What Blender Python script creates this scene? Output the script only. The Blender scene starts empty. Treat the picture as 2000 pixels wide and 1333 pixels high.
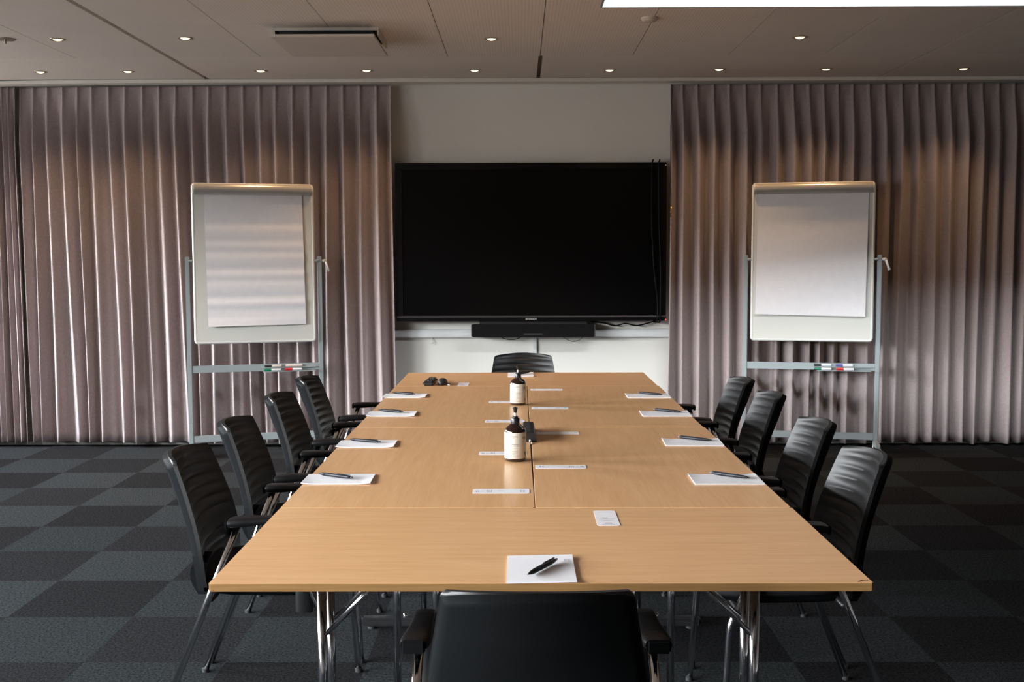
import bpy, bmesh, math, random
from mathutils import Vector, Matrix
random.seed(7)
S = bpy.context.scene
COL = S.collection
PI = math.pi

# ------------------------------------------------------------------ camera
cam_d = bpy.data.cameras.new('camera'); cam = bpy.data.objects.new('camera', cam_d); COL.objects.link(cam)
cam_d.sensor_width = 36.0; cam_d.lens = 2188.27 * 36.0 / 2000.0; cam_d.clip_start = 0.02; cam_d.clip_end = 200
_p, _yaw, _roll = 0.07515, -0.00664, -0.0029
_f = Vector((math.sin(_yaw)*math.cos(_p), math.cos(_yaw)*math.cos(_p), -math.sin(_p)))
_r = Vector((math.cos(_yaw), -math.sin(_yaw), 0)); _u = _r.cross(_f)
_r2 = _r*math.cos(_roll) + _u*math.sin(_roll); _u2 = -_r*math.sin(_roll) + _u*math.cos(_roll)
M = Matrix((( _r2.x, _u2.x, -_f.x, -0.0398), (_r2.y, _u2.y, -_f.y, -2.3108), (_r2.z, _u2.z, -_f.z, 1.4254), (0,0,0,1)))
cam.matrix_world = M
S.camera = cam

# ------------------------------------------------------------------ view
S.view_settings.view_transform = 'Standard'; S.view_settings.look = 'None'
S.view_settings.gamma = 1.0; S.view_settings.use_curve_mapping = False
S.view_settings.exposure = 0.0
try:
    S.cycles.use_denoising = True
    S.cycles.max_bounces = 8; S.cycles.diffuse_bounces = 4; S.cycles.glossy_bounces = 4
    S.cycles.transparent_max_bounces = 8; S.cycles.caustics_reflective = False; S.cycles.caustics_refractive = False
    S.cycles.sample_clamp_indirect = 4.0
except Exception:
    pass

# ------------------------------------------------------------------ sky: overcast sky, dark ground and houses below ~7 degrees
SKY = 95.0
GROUND = 7.0
SKY_Y = 0.72           # bright sky band front and back, shaped to beam through the roof light
w = bpy.data.worlds.new('sky'); S.world = w; w.use_nodes = True
nt = w.node_tree; nt.nodes.clear()
tc = nt.nodes.new('ShaderNodeTexCoord'); sp = nt.nodes.new('ShaderNodeSeparateXYZ')
cr = nt.nodes.new('ShaderNodeValToRGB'); bg = nt.nodes.new('ShaderNodeBackground'); wo = nt.nodes.new('ShaderNodeOutputWorld')
mp = nt.nodes.new('ShaderNodeMapRange'); mp.inputs[1].default_value = -0.3; mp.inputs[2].default_value = 0.7
nt.links.new(tc.outputs['Generated'], sp.inputs[0]); nt.links.new(sp.outputs[2], mp.inputs[0]); nt.links.new(mp.outputs[0], cr.inputs[0])
g = GROUND / SKY
e = cr.color_ramp.elements
e[0].position = 0.0; e[0].color = (g*1.0, g*0.95, g*0.9, 1)
e[1].position = 1.0; e[1].color = (0.30, 0.33, 0.38, 1)
a = e.new(0.385); a.color = (g*1.0, g*0.97, g*0.93, 1)
a = e.new(0.415); a.color = (0.94, 0.975, 1.0, 1)
a = e.new(0.72); a.color = (0.80, 0.85, 0.90, 1)
a = e.new(0.86); a.color = (0.42, 0.45, 0.50, 1)
bg.inputs[1].default_value = SKY
ab = nt.nodes.new('ShaderNodeMath'); ab.operation = 'ABSOLUTE'; nt.links.new(sp.outputs[0], ab.inputs[0])
az = nt.nodes.new('ShaderNodeMapRange'); az.inputs[1].default_value = 0.42; az.inputs[2].default_value = 0.66; az.inputs[3].default_value = 0.0; az.inputs[4].default_value = 1.0
nt.links.new(ab.outputs[0], az.inputs[0])
cy = nt.nodes.new('ShaderNodeValToRGB'); nt.links.new(mp.outputs[0], cy.inputs[0])      # mp is (z + 0.3)
ey = cy.color_ramp.elements
ey[0].position = 0.0; ey[0].color = (g, g, g, 1); ey[1].position = 1.0; ey[1].color = (0.02, 0.022, 0.025, 1)
for p_, v_ in ((0.70, 0.03), (0.77, SKY_Y), (0.98, SKY_Y)):
    q_ = ey.new(p_); q_.color = (0.90*v_, 0.96*v_, 1.0*v_, 1)
sc_ = nt.nodes.new('ShaderNodeMixRGB'); nt.links.new(az.outputs[0], sc_.inputs[0]); nt.links.new(cy.outputs[0], sc_.inputs[1]); nt.links.new(cr.outputs[0], sc_.inputs[2])
nt.links.new(sc_.outputs[0], bg.inputs[0]); nt.links.new(bg.outputs[0], wo.inputs[0])

# window openings in the left wall (world metres): y0, y1, z0, z1
XL, XR, YB, YF, ZC = -5.60, 4.6, 6.17, -6.6, 2.72
WINDOWS = [(4.25, 5.95, 0.75, 2.55), (1.20, 2.75, 0.75, 2.55), (-1.15, 0.40, 0.75, 2.55), (-3.75, -1.35, 0.75, 2.55), (-6.40, -4.00, 0.75, 2.55)]
for (y0, y1, z0, z1) in WINDOWS:      # sky portals set in the openings
    ld = bpy.data.lights.new('window_daylight', 'AREA'); ld.shape = 'RECTANGLE'
    ld.size = z1 - z0; ld.size_y = y1 - y0
    lo = bpy.data.objects.new('window_daylight', ld); COL.objects.link(lo)
    lo.location = (XL - 0.10, (y0+y1)/2, (z0+z1)/2)
    lo.rotation_euler = (0, -PI/2, 0)
    ld.cycles.is_portal = True

# roof light: grey lined well in the ceiling, glazed on its camera side
RX0, RX1, RY0, RY1, RZ0, RZ1 = 0.388, 3.40, 2.60, 3.622, 3.32, 3.92
ld = bpy.data.lights.new('rooflight_daylight', 'AREA'); ld.shape = 'RECTANGLE'; ld.size = RX1-RX0; ld.size_y = RZ1-RZ0
lo = bpy.data.objects.new('rooflight_daylight', ld); COL.objects.link(lo); lo.location = ((RX0+RX1)/2, RY0-0.06, (RZ0+RZ1)/2)
lo.rotation_euler = (PI/2, 0, 0); ld.cycles.is_portal = True

# downlights (positions used again for their fittings)
DOWN_BACK = [(-3.372, 5.59), (-2.761, 5.59), (-1.835, 5.59), (-1.098, 5.59), (-0.347, 5.60), (0.592, 5.61), (1.351, 5.60), (2.093, 5.60), (3.048, 5.61)]
DOWN_FRONT = [(-2.773, 4.43), (-2.010, 4.41), (-0.202, 4.47), (1.628, 4.46)]
SPOT_W = 25.0

# ------------------------------------------------------------------ node helpers
def mat(name, col=(0.8,0.8,0.8), rough=0.5, metal=0.0, spec=0.5, coat=0.0, coat_rough=0.1, emit=None, estr=0.0, sheen=0.0):
    m = bpy.data.materials.new(name); m.use_nodes = True
    b = m.node_tree.nodes['Principled BSDF']
    b.inputs['Base Color'].default_value = (*col, 1); b.inputs['Roughness'].default_value = rough
    b.inputs['Metallic'].default_value = metal; b.inputs['Specular IOR Level'].default_value = spec
    b.inputs['Coat Weight'].default_value = coat; b.inputs['Coat Roughness'].default_value = coat_rough
    b.inputs['Sheen Weight'].default_value = sheen
    if emit:
        b.inputs['Emission Color'].default_value = (*emit, 1); b.inputs['Emission Strength'].default_value = estr
    return m
def N(m, typ, **kw):
    n = m.node_tree.nodes.new(typ)
    for k, v in kw.items():
        if k.startswith('i_'): n.inputs[int(k[2:])].default_value = v
        else: setattr(n, k, v)
    return n
def L(m, a, ao, b, bi): m.node_tree.links.new(a.outputs[ao], b.inputs[bi])
def BS(m): return m.node_tree.nodes['Principled BSDF']
def bump(m, src, out, strength=0.2, dist=0.002):
    b = N(m, 'ShaderNodeBump'); b.inputs['Strength'].default_value = strength; b.inputs['Distance'].default_value = dist
    L(m, src, out, b, 'Height'); m.node_tree.links.new(b.outputs[0], BS(m).inputs['Normal']); return b
def noise_var(m, col_a, col_b, scale, detail=4, stretch=(1,1,1), coord='Object', bump_s=0.0, bump_d=0.001):
    t = N(m, 'ShaderNodeTexCoord'); mpn = N(m, 'ShaderNodeMapping'); mpn.inputs['Scale'].default_value = stretch
    L(m, t, coord, mpn, 0)
    n = N(m, 'ShaderNodeTexNoise'); n.inputs['Scale'].default_value = scale; n.inputs['Detail'].default_value = detail
    L(m, mpn, 0, n, 'Vector')
    c = N(m, 'ShaderNodeValToRGB'); c.color_ramp.elements[0].color = (*col_a, 1); c.color_ramp.elements[1].color = (*col_b, 1)
    c.color_ramp.elements[0].position = 0.3; c.color_ramp.elements[1].position = 0.7
    L(m, n, 'Fac', c, 0); L(m, c, 0, BS(m), 'Base Color')
    if bump_s: bump(m, n, 'Fac', bump_s, bump_d)
    return n, c

# ------------------------------------------------------------------ materials
# beech laminate, grain along local x
def wood_mat(name, along_y=False):
    m = mat(name, rough=0.34, spec=0.40, coat=0.36, coat_rough=0.14)
    st = (1.2, 14, 14) if not along_y else (14, 1.2, 14)
    n, c = noise_var(m, (0.72, 0.400, 0.185), (0.81, 0.480, 0.240), 3.0, 6, st)
    n.inputs['Distortion'].default_value = 0.4
    t = N(m, 'ShaderNodeTexCoord'); mpn = N(m, 'ShaderNodeMapping'); mpn.inputs['Scale'].default_value = (4, 90, 20) if not along_y else (90, 4, 20)
    n2 = N(m, 'ShaderNodeTexNoise'); n2.inputs['Scale'].default_value = 2.2; n2.inputs['Detail'].default_value = 3
    L(m, t, 'Object', mpn, 0); L(m, mpn, 0, n2, 'Vector')
    mx = N(m, 'ShaderNodeMixRGB', blend_type='MULTIPLY'); mx.inputs[0].default_value = 0.35
    c2 = N(m, 'ShaderNodeValToRGB'); c2.color_ramp.elements[0].color = (0.82, 0.78, 0.74, 1); c2.color_ramp.elements[1].color = (1, 1, 1, 1)
    c2.color_ramp.elements[0].position = 0.35; c2.color_ramp.elements[1].position = 0.6
    L(m, n2, 'Fac', c2, 0); L(m, c, 0, mx, 1); L(m, c2, 0, mx, 2); L(m, mx, 0, BS(m), 'Base Color')
    return m
M_wood_x = wood_mat('beech_grain_x'); M_wood_y = wood_mat('beech_grain_y', True)
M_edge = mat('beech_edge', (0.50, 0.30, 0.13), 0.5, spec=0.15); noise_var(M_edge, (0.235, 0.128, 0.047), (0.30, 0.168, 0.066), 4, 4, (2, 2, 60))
M_chrome = mat('chrome', (0.72, 0.73, 0.76), 0.10, 1.0)
M_blackp = mat('black_plastic', (0.012, 0.012, 0.013), 0.38)
M_back = mat('black_backrest', (0.010, 0.0105, 0.012), 0.44, spec=0.45)
noise_var(M_back, (0.0035,0.0037,0.0042), (0.0055,0.0058,0.0065), 300, 2, bump_s=0.12, bump_d=0.0004)
M_shell = mat('chair_shell', (0.0068, 0.0075, 0.0082), 0.6, spec=0.02)
M_arm = mat('arm_black', (0.005, 0.005, 0.0055), 0.42, spec=0.3)
M_seat = mat('seat_fabric', (0.012, 0.012, 0.013), 0.9, spec=0.1)
noise_var(M_seat, (0.024,0.024,0.027), (0.034,0.034,0.038), 500, 2, bump_s=0.3, bump_d=0.0005)
M_tvb = mat('tv_bezel', (0.0022, 0.0022, 0.0025), 0.36, spec=0.15)
M_tvs = mat('tv_screen', (0.0022, 0.0022, 0.0024), 0.22, spec=0.12)
M_tvl = mat('tv_lower_strip', (0.05, 0.047, 0.047), 0.35)
M_sb = mat('speaker_cloth', (0.0035, 0.0035, 0.0042), 0.8, spec=0.15)
M_cable = mat('black_cable', (0.004, 0.004, 0.0045), 0.5, spec=0.1)
M_gcable = mat('grey_cable', (0.12, 0.115, 0.11), 0.5)
M_white = mat('white_plastic', (0.72, 0.73, 0.74), 0.4)
M_paper = mat('paper', (0.80, 0.79, 0.80), 0.8)
noise_var(M_paper, (0.74,0.73,0.755), (0.77,0.76,0.785), 20)
M_print = mat('grey_print', (0.32, 0.32, 0.36), 0.8)
M_print2 = mat('pale_print', (0.55, 0.54, 0.57), 0.8)
M_card = mat('card', (0.78, 0.755, 0.78), 0.6)
M_pen = mat('pen_body', (0.014, 0.015, 0.021), 0.4, spec=0.3)
M_pen2 = mat('pen_grip', (0.006, 0.006, 0.007), 0.5, spec=0.25)
M_pend = mat('pen_button', (0.10, 0.11, 0.13), 0.3)
M_alu = mat('silver_paint', (0.30, 0.34, 0.35), 0.42, 0.0, 0.5)
M_board = mat('enamel_board', (0.66, 0.66, 0.61), 0.22); 
M_frame = mat('board_frame', (0.70, 0.70, 0.67), 0.32)
M_clamp = mat('clamp_bar', (0.50, 0.48, 0.44), 0.30, 0.35)
M_amber = mat('amber_glass', (0.010, 0.0022, 0.0018), 0.04, spec=0.5, coat=1.0, coat_rough=0.02)
M_label = mat('cream_label', (0.62, 0.57, 0.49), 0.35)
M_lab_t = mat('label_print', (0.27, 0.235, 0.19), 0.5)
M_lab_d = mat('label_print_dark', (0.10, 0.09, 0.09), 0.5)
M_pump = mat('pump_black', (0.010, 0.010, 0.013), 0.33)
M_pumpw = mat('pump_stem', (0.75, 0.75, 0.78), 0.3)
M_black_r = mat('matte_black', (0.015, 0.015, 0.016), 0.55)
M_green = mat('green_cap', (0.01, 0.16, 0.085), 0.35)
M_red = mat('red_cap', (0.55, 0.015, 0.02), 0.35)
M_blue = mat('blue_cap', (0.10, 0.11, 0.33), 0.35)
M_bodyw = mat('marker_body', (0.72, 0.72, 0.76), 0.35)
M_bodyp = mat('marker_body_pink', (0.66, 0.58, 0.53), 0.35)
M_lamp = mat('lamp_glow', (1, 0.9, 0.7), 0.5, emit=(1.0, 0.76, 0.43), estr=2.6)
M_ring = mat('lamp_ring', (0.42, 0.36, 0.30), 0.35, 0.6)
M_led = mat('red_led', (0.8, 0.05, 0.05), 0.4, emit=(1, 0.09, 0.09), estr=1.2)
M_gold = mat('brass_tip', (0.55, 0.36, 0.14), 0.3, 0.8)
M_sprk = mat('detector_white', (0.52, 0.47, 0.42), 0.5)
M_dark = mat('slot_shade_black', (0.01, 0.01, 0.01), 0.8)
M_wall = mat('wall_paint', (0.72, 0.71, 0.66), 0.75)
noise_var(M_wall, (0.715,0.70,0.655), (0.735,0.72,0.675), 3)
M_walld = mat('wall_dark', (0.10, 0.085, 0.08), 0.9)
M_ac = mat('vent_plate', (0.56, 0.51, 0.46), 0.5)
M_base = mat('baseboard_paint', (0.55, 0.55, 0.52), 0.35)
M_trunk = mat('trunking', (0.66, 0.67, 0.67), 0.35)
M_winf = mat('window_frame_paint', (0.6, 0.6, 0.6), 0.4)
M_glass = bpy.data.materials.new('window_glass'); M_glass.use_nodes = True
_n = M_glass.node_tree; _n.nodes.clear()
_t = _n.nodes.new('ShaderNodeBsdfTransparent'); _g = _n.nodes.new('ShaderNodeBsdfGlossy'); _g.inputs[1].default_value = 0.0
_m = _n.nodes.new('ShaderNodeMixShader'); _m.inputs[0].default_value = 0.05; _o = _n.nodes.new('ShaderNodeOutputMaterial')
_n.links.new(_t.outputs[0], _m.inputs[1]); _n.links.new(_g.outputs[0], _m.inputs[2]); _n.links.new(_m.outputs[0], _o.inputs[0])

# curtain cloth
M_curt = mat('curtain_cloth', rough=0.85, sheen=0.15)
noise_var(M_curt, (0.290, 0.238, 0.236), (0.350, 0.290, 0.290), 90, 3, (1,1,0.6), bump_s=0.25, bump_d=0.0015)
# ceiling: plasterboard panels, perforated field
M_ceil = mat('ceiling_board', (0.50, 0.44, 0.40), 0.85)
def build_ceiling_mat(m):
    t = N(m, 'ShaderNodeTexCoord'); sx = N(m, 'ShaderNodeSeparateXYZ'); L(m, t, 'Object', sx, 0)
    def frac(axis, s, off):
        a = N(m, 'ShaderNodeMath', operation='ADD'); L(m, sx, axis, a, 0); a.inputs[1].default_value = off
        b = N(m, 'ShaderNodeMath', operation='DIVIDE'); L(m, a, 0, b, 0); b.inputs[1].default_value = s
        c = N(m, 'ShaderNodeMath', operation='FRACT'); L(m, b, 0, c, 0)
        d = N(m, 'ShaderNodeMath', operation='SUBTRACT'); L(m, c, 0, d, 0); d.inputs[1].default_value = 0.5
        return d
    fx = frac(0, 0.018, 50.0); fy = frac(1, 0.018, 50.0)
    px = N(m, 'ShaderNodeMath', operation='POWER'); L(m, fx, 0, px, 0); px.inputs[1].default_value = 2
    py = N(m, 'ShaderNodeMath', operation='POWER'); L(m, fy, 0, py, 0); py.inputs[1].default_value = 2
    s = N(m, 'ShaderNodeMath', operation='ADD'); L(m, px, 0, s, 0); L(m, py, 0, s, 1)
    h = N(m, 'ShaderNodeMath', operation='LESS_THAN'); L(m, s, 0, h, 0); h.inputs[1].default_value = 0.035
    # perforated zone: y < 5.05
    z = N(m, 'ShaderNodeMath', operation='LESS_THAN'); L(m, sx, 1, z, 0); z.inputs[1].default_value = 5.05
    q = N(m, 'ShaderNodeMath', operation='MULTIPLY'); L(m, h, 0, q, 0); L(m, z, 0, q, 1)
    n = N(m, 'ShaderNodeTexNoise'); n.inputs['Scale'].default_value = 2.0; L(m, t, 'Object', n, 'Vector')
    c = N(m, 'ShaderNodeValToRGB'); c.color_ramp.elements[0].color = (0.66, 0.60, 0.545, 1); c.color_ramp.elements[1].color = (0.72, 0.66, 0.605, 1); L(m, n, 'Fac', c, 0)
    mx = N(m, 'ShaderNodeMixRGB'); mx.inputs[2].default_value = (0.50, 0.45, 0.41, 1)
    L(m, q, 0, mx, 0); L(m, c, 0, mx, 1); L(m, mx, 0, BS(m), 'Base Color')
build_ceiling_mat(M_ceil)
# carpet tiles 50 x 50 cm, checkerboard of two greys
M_carp = mat('carpet_tiles', rough=0.95)
BS(M_carp).inputs['Specular IOR Level'].default_value = 0.0
def build_carpet(m):
    t = N(m, 'ShaderNodeTexCoord'); mpn = N(m, 'ShaderNodeMapping'); L(m, t, 'Object', mpn, 0)
    mpn.inputs['Location'].default_value = (0.08 + 20.0, -0.04 + 20.5, 0.25)
    ck = N(m, 'ShaderNodeTexChecker'); ck.inputs['Scale'].default_value = 2.0; L(m, mpn, 0, ck, 0)
    fl = N(m, 'ShaderNodeVectorMath', operation='SNAP'); fl.inputs[1].default_value = (0.5, 0.5, 5.0); L(m, mpn, 0, fl, 0)
    wn = N(m, 'ShaderNodeTexWhiteNoise'); wn.noise_dimensions = '3D'; L(m, fl, 0, wn, 0)
    ck.inputs['Color2'].default_value = (0.0238, 0.0258, 0.0266, 1); ck.inputs['Color1'].default_value = (0.0160, 0.0158, 0.0166, 1)
    br = N(m, 'ShaderNodeMapRange'); br.inputs[3].default_value = 0.88; br.inputs[4].default_value = 1.12; L(m, wn, 'Value', br, 0)
    nn = N(m, 'ShaderNodeTexNoise'); nn.inputs['Scale'].default_value = 105; nn.inputs['Detail'].default_value = 3; nn.inputs['Roughness'].default_value = 0.75; L(m, t, 'Object', nn, 'Vector')
    nr = N(m, 'ShaderNodeMapRange'); nr.inputs[1].default_value = 0.3; nr.inputs[2].default_value = 0.7; nr.inputs[3].default_value = 0.25; nr.inputs[4].default_value = 1.85; L(m, nn, 'Fac', nr, 0)
    # diagonal ribbing of the darker tiles
    mr = N(m, 'ShaderNodeMapping'); mr.inputs['Rotation'].default_value = (0, 0, 0.6); L(m, t, 'Object', mr, 0)
    wv = N(m, 'ShaderNodeTexWave'); wv.inputs['Scale'].default_value = 42; wv.inputs['Distortion'].default_value = 1.0; L(m, mr, 0, wv, 0)
    wr = N(m, 'ShaderNodeMapRange'); wr.inputs[3].default_value = 0.88; wr.inputs[4].default_value = 1.12; L(m, wv, 'Fac', wr, 0)
    m1 = N(m, 'ShaderNodeMath', operation='MULTIPLY'); L(m, br, 0, m1, 0); L(m, nr, 0, m1, 1)
    m2 = N(m, 'ShaderNodeMath', operation='MULTIPLY'); L(m, m1, 0, m2, 0); L(m, wr, 0, m2, 1)
    mx = N(m, 'ShaderNodeVectorMath', operation='SCALE'); L(m, ck, 'Color', mx, 0); L(m, m2, 0, mx, 'Scale')
    L(m, mx, 0, BS(m), 'Base Color')
    bump(m, nn, 'Fac', 0.35, 0.002)
build_carpet(M_carp)

# ------------------------------------------------------------------ mesh helpers
def obj(name, bm, m, parent=None, smooth=False, loc=None):
    me = bpy.data.meshes.new(name); bmesh.ops.recalc_face_normals(bm, faces=bm.faces); bm.to_mesh(me); bm.free()
    mats = m if isinstance(m, (list, tuple)) else [m]
    for k in mats: me.materials.append(k)
    if smooth:
        for p in me.polygons: p.use_smooth = True
    o = bpy.data.objects.new(name, me); COL.objects.link(o)
    if parent: o.parent = parent
    if loc: o.location = loc
    return o
def auto_smooth(o, ang=40):
    # smooth shading with sharp edges kept
    me = o.data
    for p in me.polygons: p.use_smooth = True
    bm = bmesh.new(); bm.from_mesh(me)
    for ed in bm.edges:
        if len(ed.link_faces) == 2 and ed.calc_face_angle(0) > math.radians(ang): ed.smooth = False
    bm.to_mesh(me); bm.free(); return o
def box(bm, x0, x1, y0, y1, z0, z1, bev=0.0, seg=2, mi=0):
    vs = [bm.verts.new(c) for c in ((x0,y0,z0),(x1,y0,z0),(x1,y1,z0),(x0,y1,z0),(x0,y0,z1),(x1,y0,z1),(x1,y1,z1),(x0,y1,z1))]
    fs = [bm.faces.new([vs[i] for i in f]) for f in ((3,2,1,0),(4,5,6,7),(0,1,5,4),(1,2,6,5),(2,3,7,6),(3,0,4,7))]
    for f in fs: f.material_index = mi
    if bev > 0:
        es = list({ed for f in fs for ed in f.edges})
        bmesh.ops.bevel(bm, geom=es, offset=bev, segments=seg, affect='EDGES', clamp_overlap=True, material=mi)
    return fs
def tube(bm, pts, r, seg=14, cap=True, mi=0):
    pts = [Vector(p) for p in pts]; rings = []
    rr = r if isinstance(r, (list, tuple)) else [r]*len(pts)
    up = None
    for i, p in enumerate(pts):
        if i == 0: d = pts[1]-p
        elif i == len(pts)-1: d = p-pts[i-1]
        else: d = (pts[i+1]-p).normalized() + (p-pts[i-1]).normalized()
        d.normalize()
        if up is None:
            up = Vector((0,0,1)) if abs(d.z) < 0.9 else Vector((0,1,0))
        s = d.cross(up).normalized(); u = s.cross(d).normalized(); up = u
        rings.append([bm.verts.new(p + (s*math.cos(2*PI*k/seg) + u*math.sin(2*PI*k/seg))*rr[i]) for k in range(seg)])
    for a, b in zip(rings, rings[1:]):
        for k in range(seg):
            f = bm.faces.new((a[k], a[(k+1)%seg], b[(k+1)%seg], b[k])); f.material_index = mi
    if cap:
        f = bm.faces.new(rings[0][::-1]); f.material_index = mi
        f = bm.faces.new(rings[-1]); f.material_index = mi
def lathe(bm, prof, seg=32, cx=0, cy=0, mi=0, mats=None):
    rings = []
    for (r, z) in prof:
        if r < 1e-6: rings.append([bm.verts.new((cx, cy, z))])
        else: rings.append([bm.verts.new((cx + r*math.cos(2*PI*k/seg), cy + r*math.sin(2*PI*k/seg), z)) for k in range(seg)])
    for i, (a, b) in enumerate(zip(rings, rings[1:])):
        for k in range(seg):
            k2 = (k+1) % seg
            if len(a) == 1 and len(b) == 1: continue
            if len(a) == 1: f = bm.faces.new((a[0], b[k], b[k2]))
            elif len(b) == 1: f = bm.faces.new((a[k], b[0], a[k2]))
            else: f = bm.faces.new((a[k], a[k2], b[k2], b[k]))
            f.material_index = mats[i] if mats else mi
def closed_sheet(gF, gB, bm):
    n, m_ = len(gF)-1, len(gF[0])-1
    for i in range(n):
        for j in range(m_):
            bm.faces.new((gF[i][j], gF[i][j+1], gF[i+1][j+1], gF[i+1][j])); bm.faces.new((gB[i][j], gB[i+1][j], gB[i+1][j+1], gB[i][j+1]))
    for i in range(n):
        bm.faces.new((gF[i][0], gF[i+1][0], gB[i+1][0], gB[i][0])); bm.faces.new((gF[i][m_], gB[i][m_], gB[i+1][m_], gF[i+1][m_]))
    for j in range(m_):
        bm.faces.new((gF[n][j], gF[n][j+1], gB[n][j+1], gB[n][j])); bm.faces.new((gF[0][j], gB[0][j], gB[0][j+1], gF[0][j+1]))
def BM(): return bmesh.new()
def xform(bm, mtx): bmesh.ops.transform(bm, matrix=mtx, verts=bm.verts)
def bx(name, dims, m, parent=None, bev=0.0, seg=2):
    b = BM(); box(b, *dims, bev=bev, seg=seg); return obj(name, b, m, parent)
def thing(name, label, cat, loc=(0,0,0), rotz=0.0, group=None):
    o = bpy.data.objects.new(name, None); COL.objects.link(o); o.empty_display_size = 0.1
    o.location = loc; o.rotation_euler = (0, 0, rotz); tag(o, label, cat, group); return o
def tag(o, label, cat, group=None):
    o['label'] = label; o['category'] = cat
    if group: o['group'] = group
    return o
def struct(o): o['kind'] = 'structure'; return o
def dup(root, loc, rotz, label, group=None):
    r = root.copy(); COL.objects.link(r); r.location = loc; r.rotation_euler = (0, 0, rotz); r['label'] = label
    if group: r['group'] = group
    for ch in list(root.children):
        c = ch.copy(); COL.objects.link(c); c.parent = r
        for gch in list(ch.children):
            d = gch.copy(); COL.objects.link(d); d.parent = c
    return r

# ------------------------------------------------------------------ room shell
struct(bx('floor', (XL-0.15, XR+0.15, YF-0.15, YB+0.15, -0.12, 0.0), M_carp))
struct(bx('wall_back', (XL-0.15, XR+0.15, YB, YB+0.15, 0.0, 2.95), M_wall))
struct(bx('wall_front', (XL-0.15, XR+0.15, YF-0.15, YF, 0.0, 2.95), M_walld))
struct(bx('wall_right', (XR, XR+0.15, YF, YB, 0.0, 2.95), M_walld))
# left wall with its window openings
b = BM(); x0, x1 = XL-0.15, XL
ys = sorted(WINDOWS)
box(b, x0, x1, YF, YB, 0.0, ys[0][2]); box(b, x0, x1, YF, YB, ys[0][3], 2.95)
edge = YF
for (y0, y1, z0, z1) in ys:
    box(b, x0, x1, edge, y0, z0, z1); edge = y1
box(b, x0, x1, edge, YB, ys[0][2], ys[0][3])
struct(obj('wall_left', b, M_wall))
for i, (y0, y1, z0, z1) in enumerate(WINDOWS):
    b = BM(); fx0, fx1 = XL-0.11, XL-0.05; t = 0.05
    box(b, fx0, fx1, y0, y1, z0, z0+t); box(b, fx0, fx1, y0, y1, z1-t, z1)
    box(b, fx0, fx1, y0, y0+t, z0+t, z1-t); box(b, fx0, fx1, y1-t, y1, z0+t, z1-t)
    box(b, fx0, fx1, (y0+y1)/2-0.025, (y0+y1)/2+0.025, z0+t, z1-t)
    wf = struct(obj('window_%d' % (i+1), b, M_winf))
    bx('pane', (XL-0.083, XL-0.077, y0+t, y1-t, z0+t, z1-t), M_glass, wf)
    bx('window_sill', (XL-0.05, XL+0.10, y0-0.03, y1+0.03, z0-0.03, z0), M_winf, wf, 0.004)

# ceiling: boards with shadow gaps as real grooves
b = BM()
xs_gap = [(-2.318, -2.286, YF, 5.93), (0.088, 0.116, 5.12, 5.93), (2.572, 2.592, 5.0, 5.93)]
fine = [-5.33, -4.73, -4.13, -3.53, -2.92, -1.708, -1.11, -0.50, 0.098, 0.696, 1.315, 1.925, 3.18, 3.78]
# strips between gap lines: front field to y=5.05 and rear border strip to 5.93
def slabs(y0, y1, cuts):
    e0 = XL
    for (a_, c_) in sorted(cuts):
        box(b, e0, a_, y0, y1, ZC, ZC+0.03); e0 = c_
    box(b, e0, XR, y0, y1, ZC, ZC+0.03)
f_cuts = [(x-0.0022, x+0.0022) for x in fine] + [(-2.318, -2.286), (2.578, 2.586)]
rows = [YF, -5.0, -2.6, -0.1, 1.4, RY0, RY1, 4.03, 5.05]
for ya, yb in zip(rows, rows[1:]):
    e_a = 0.0 if ya in (YF, RY0, RY1) else 0.0012; e_b = 0.0 if yb in (RY0, RY1) else 0.0012
    cuts = f_cuts
    if ya == RY0: cuts = [c for c in f_cuts if c[1] < RX0 or c[0] > RX1] + [(RX0, RX1)]
    slabs(ya + e_a, yb - e_b, cuts)
slabs(5.0512, 5.93, [(-2.318, -2.286), (0.088, 0.116), (2.576, 2.588)])
ceil = struct(obj('ceiling', b, M_ceil))
b = BM()                                                           # void above the boards, open around the roof light
box(b, XL, XR, YF, RY0-0.02, ZC+0.035, ZC+0.06); box(b, XL, XR, RY1+0.02, YB, ZC+0.035, ZC+0.06)
box(b, XL, RX0-0.02, RY0-0.02, RY1+0.02, ZC+0.035, ZC+0.06); box(b, RX1+0.02, XR, RY0-0.02, RY1+0.02, ZC+0.035, ZC+0.06)
struct(obj('trim_1', b, mat('void_grey', (0.30, 0.26, 0.23), 0.9)))
b = BM()
box(b, RX0-0.03, RX1+0.03, RY1, RY1+0.03, 2.75, 3.50); box(b, RX0-0.03, RX1+0.03, RY0-0.03, RY0, 2.75, RZ0)
box(b, RX0-0.03, RX0, RY0-0.03, RY1+0.03, 2.75, RZ1+0.02); box(b, RX1, RX1+0.03, RY0-0.03, RY1+0.03, 2.75, RZ1+0.02)
vs_ = [b.verts.new(c) for c in ((RX0-0.03, RY0-0.05, RZ1), (RX1+0.03, RY0-0.05, RZ1), (RX1+0.03, RY1+0.05, 3.40), (RX0-0.03, RY1+0.05, 3.40), (RX0-0.03, RY0-0.05, RZ1+0.03), (RX1+0.03, RY0-0.05, RZ1+0.03), (RX1+0.03, RY1+0.05, 3.43), (RX0-0.03, RY1+0.05, 3.43))]
for f in ((3,2,1,0),(4,5,6,7),(0,1,5,4),(1,2,6,5),(2,3,7,6),(3,0,4,7)): b.faces.new([vs_[i] for i in f])
M_well = mat('well_grey', (0.26, 0.265, 0.27), 0.7)  # lining darkened to grey so it throws less light on the floor
wf = struct(obj('window_6', b, M_well))
b = BM()
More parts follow.
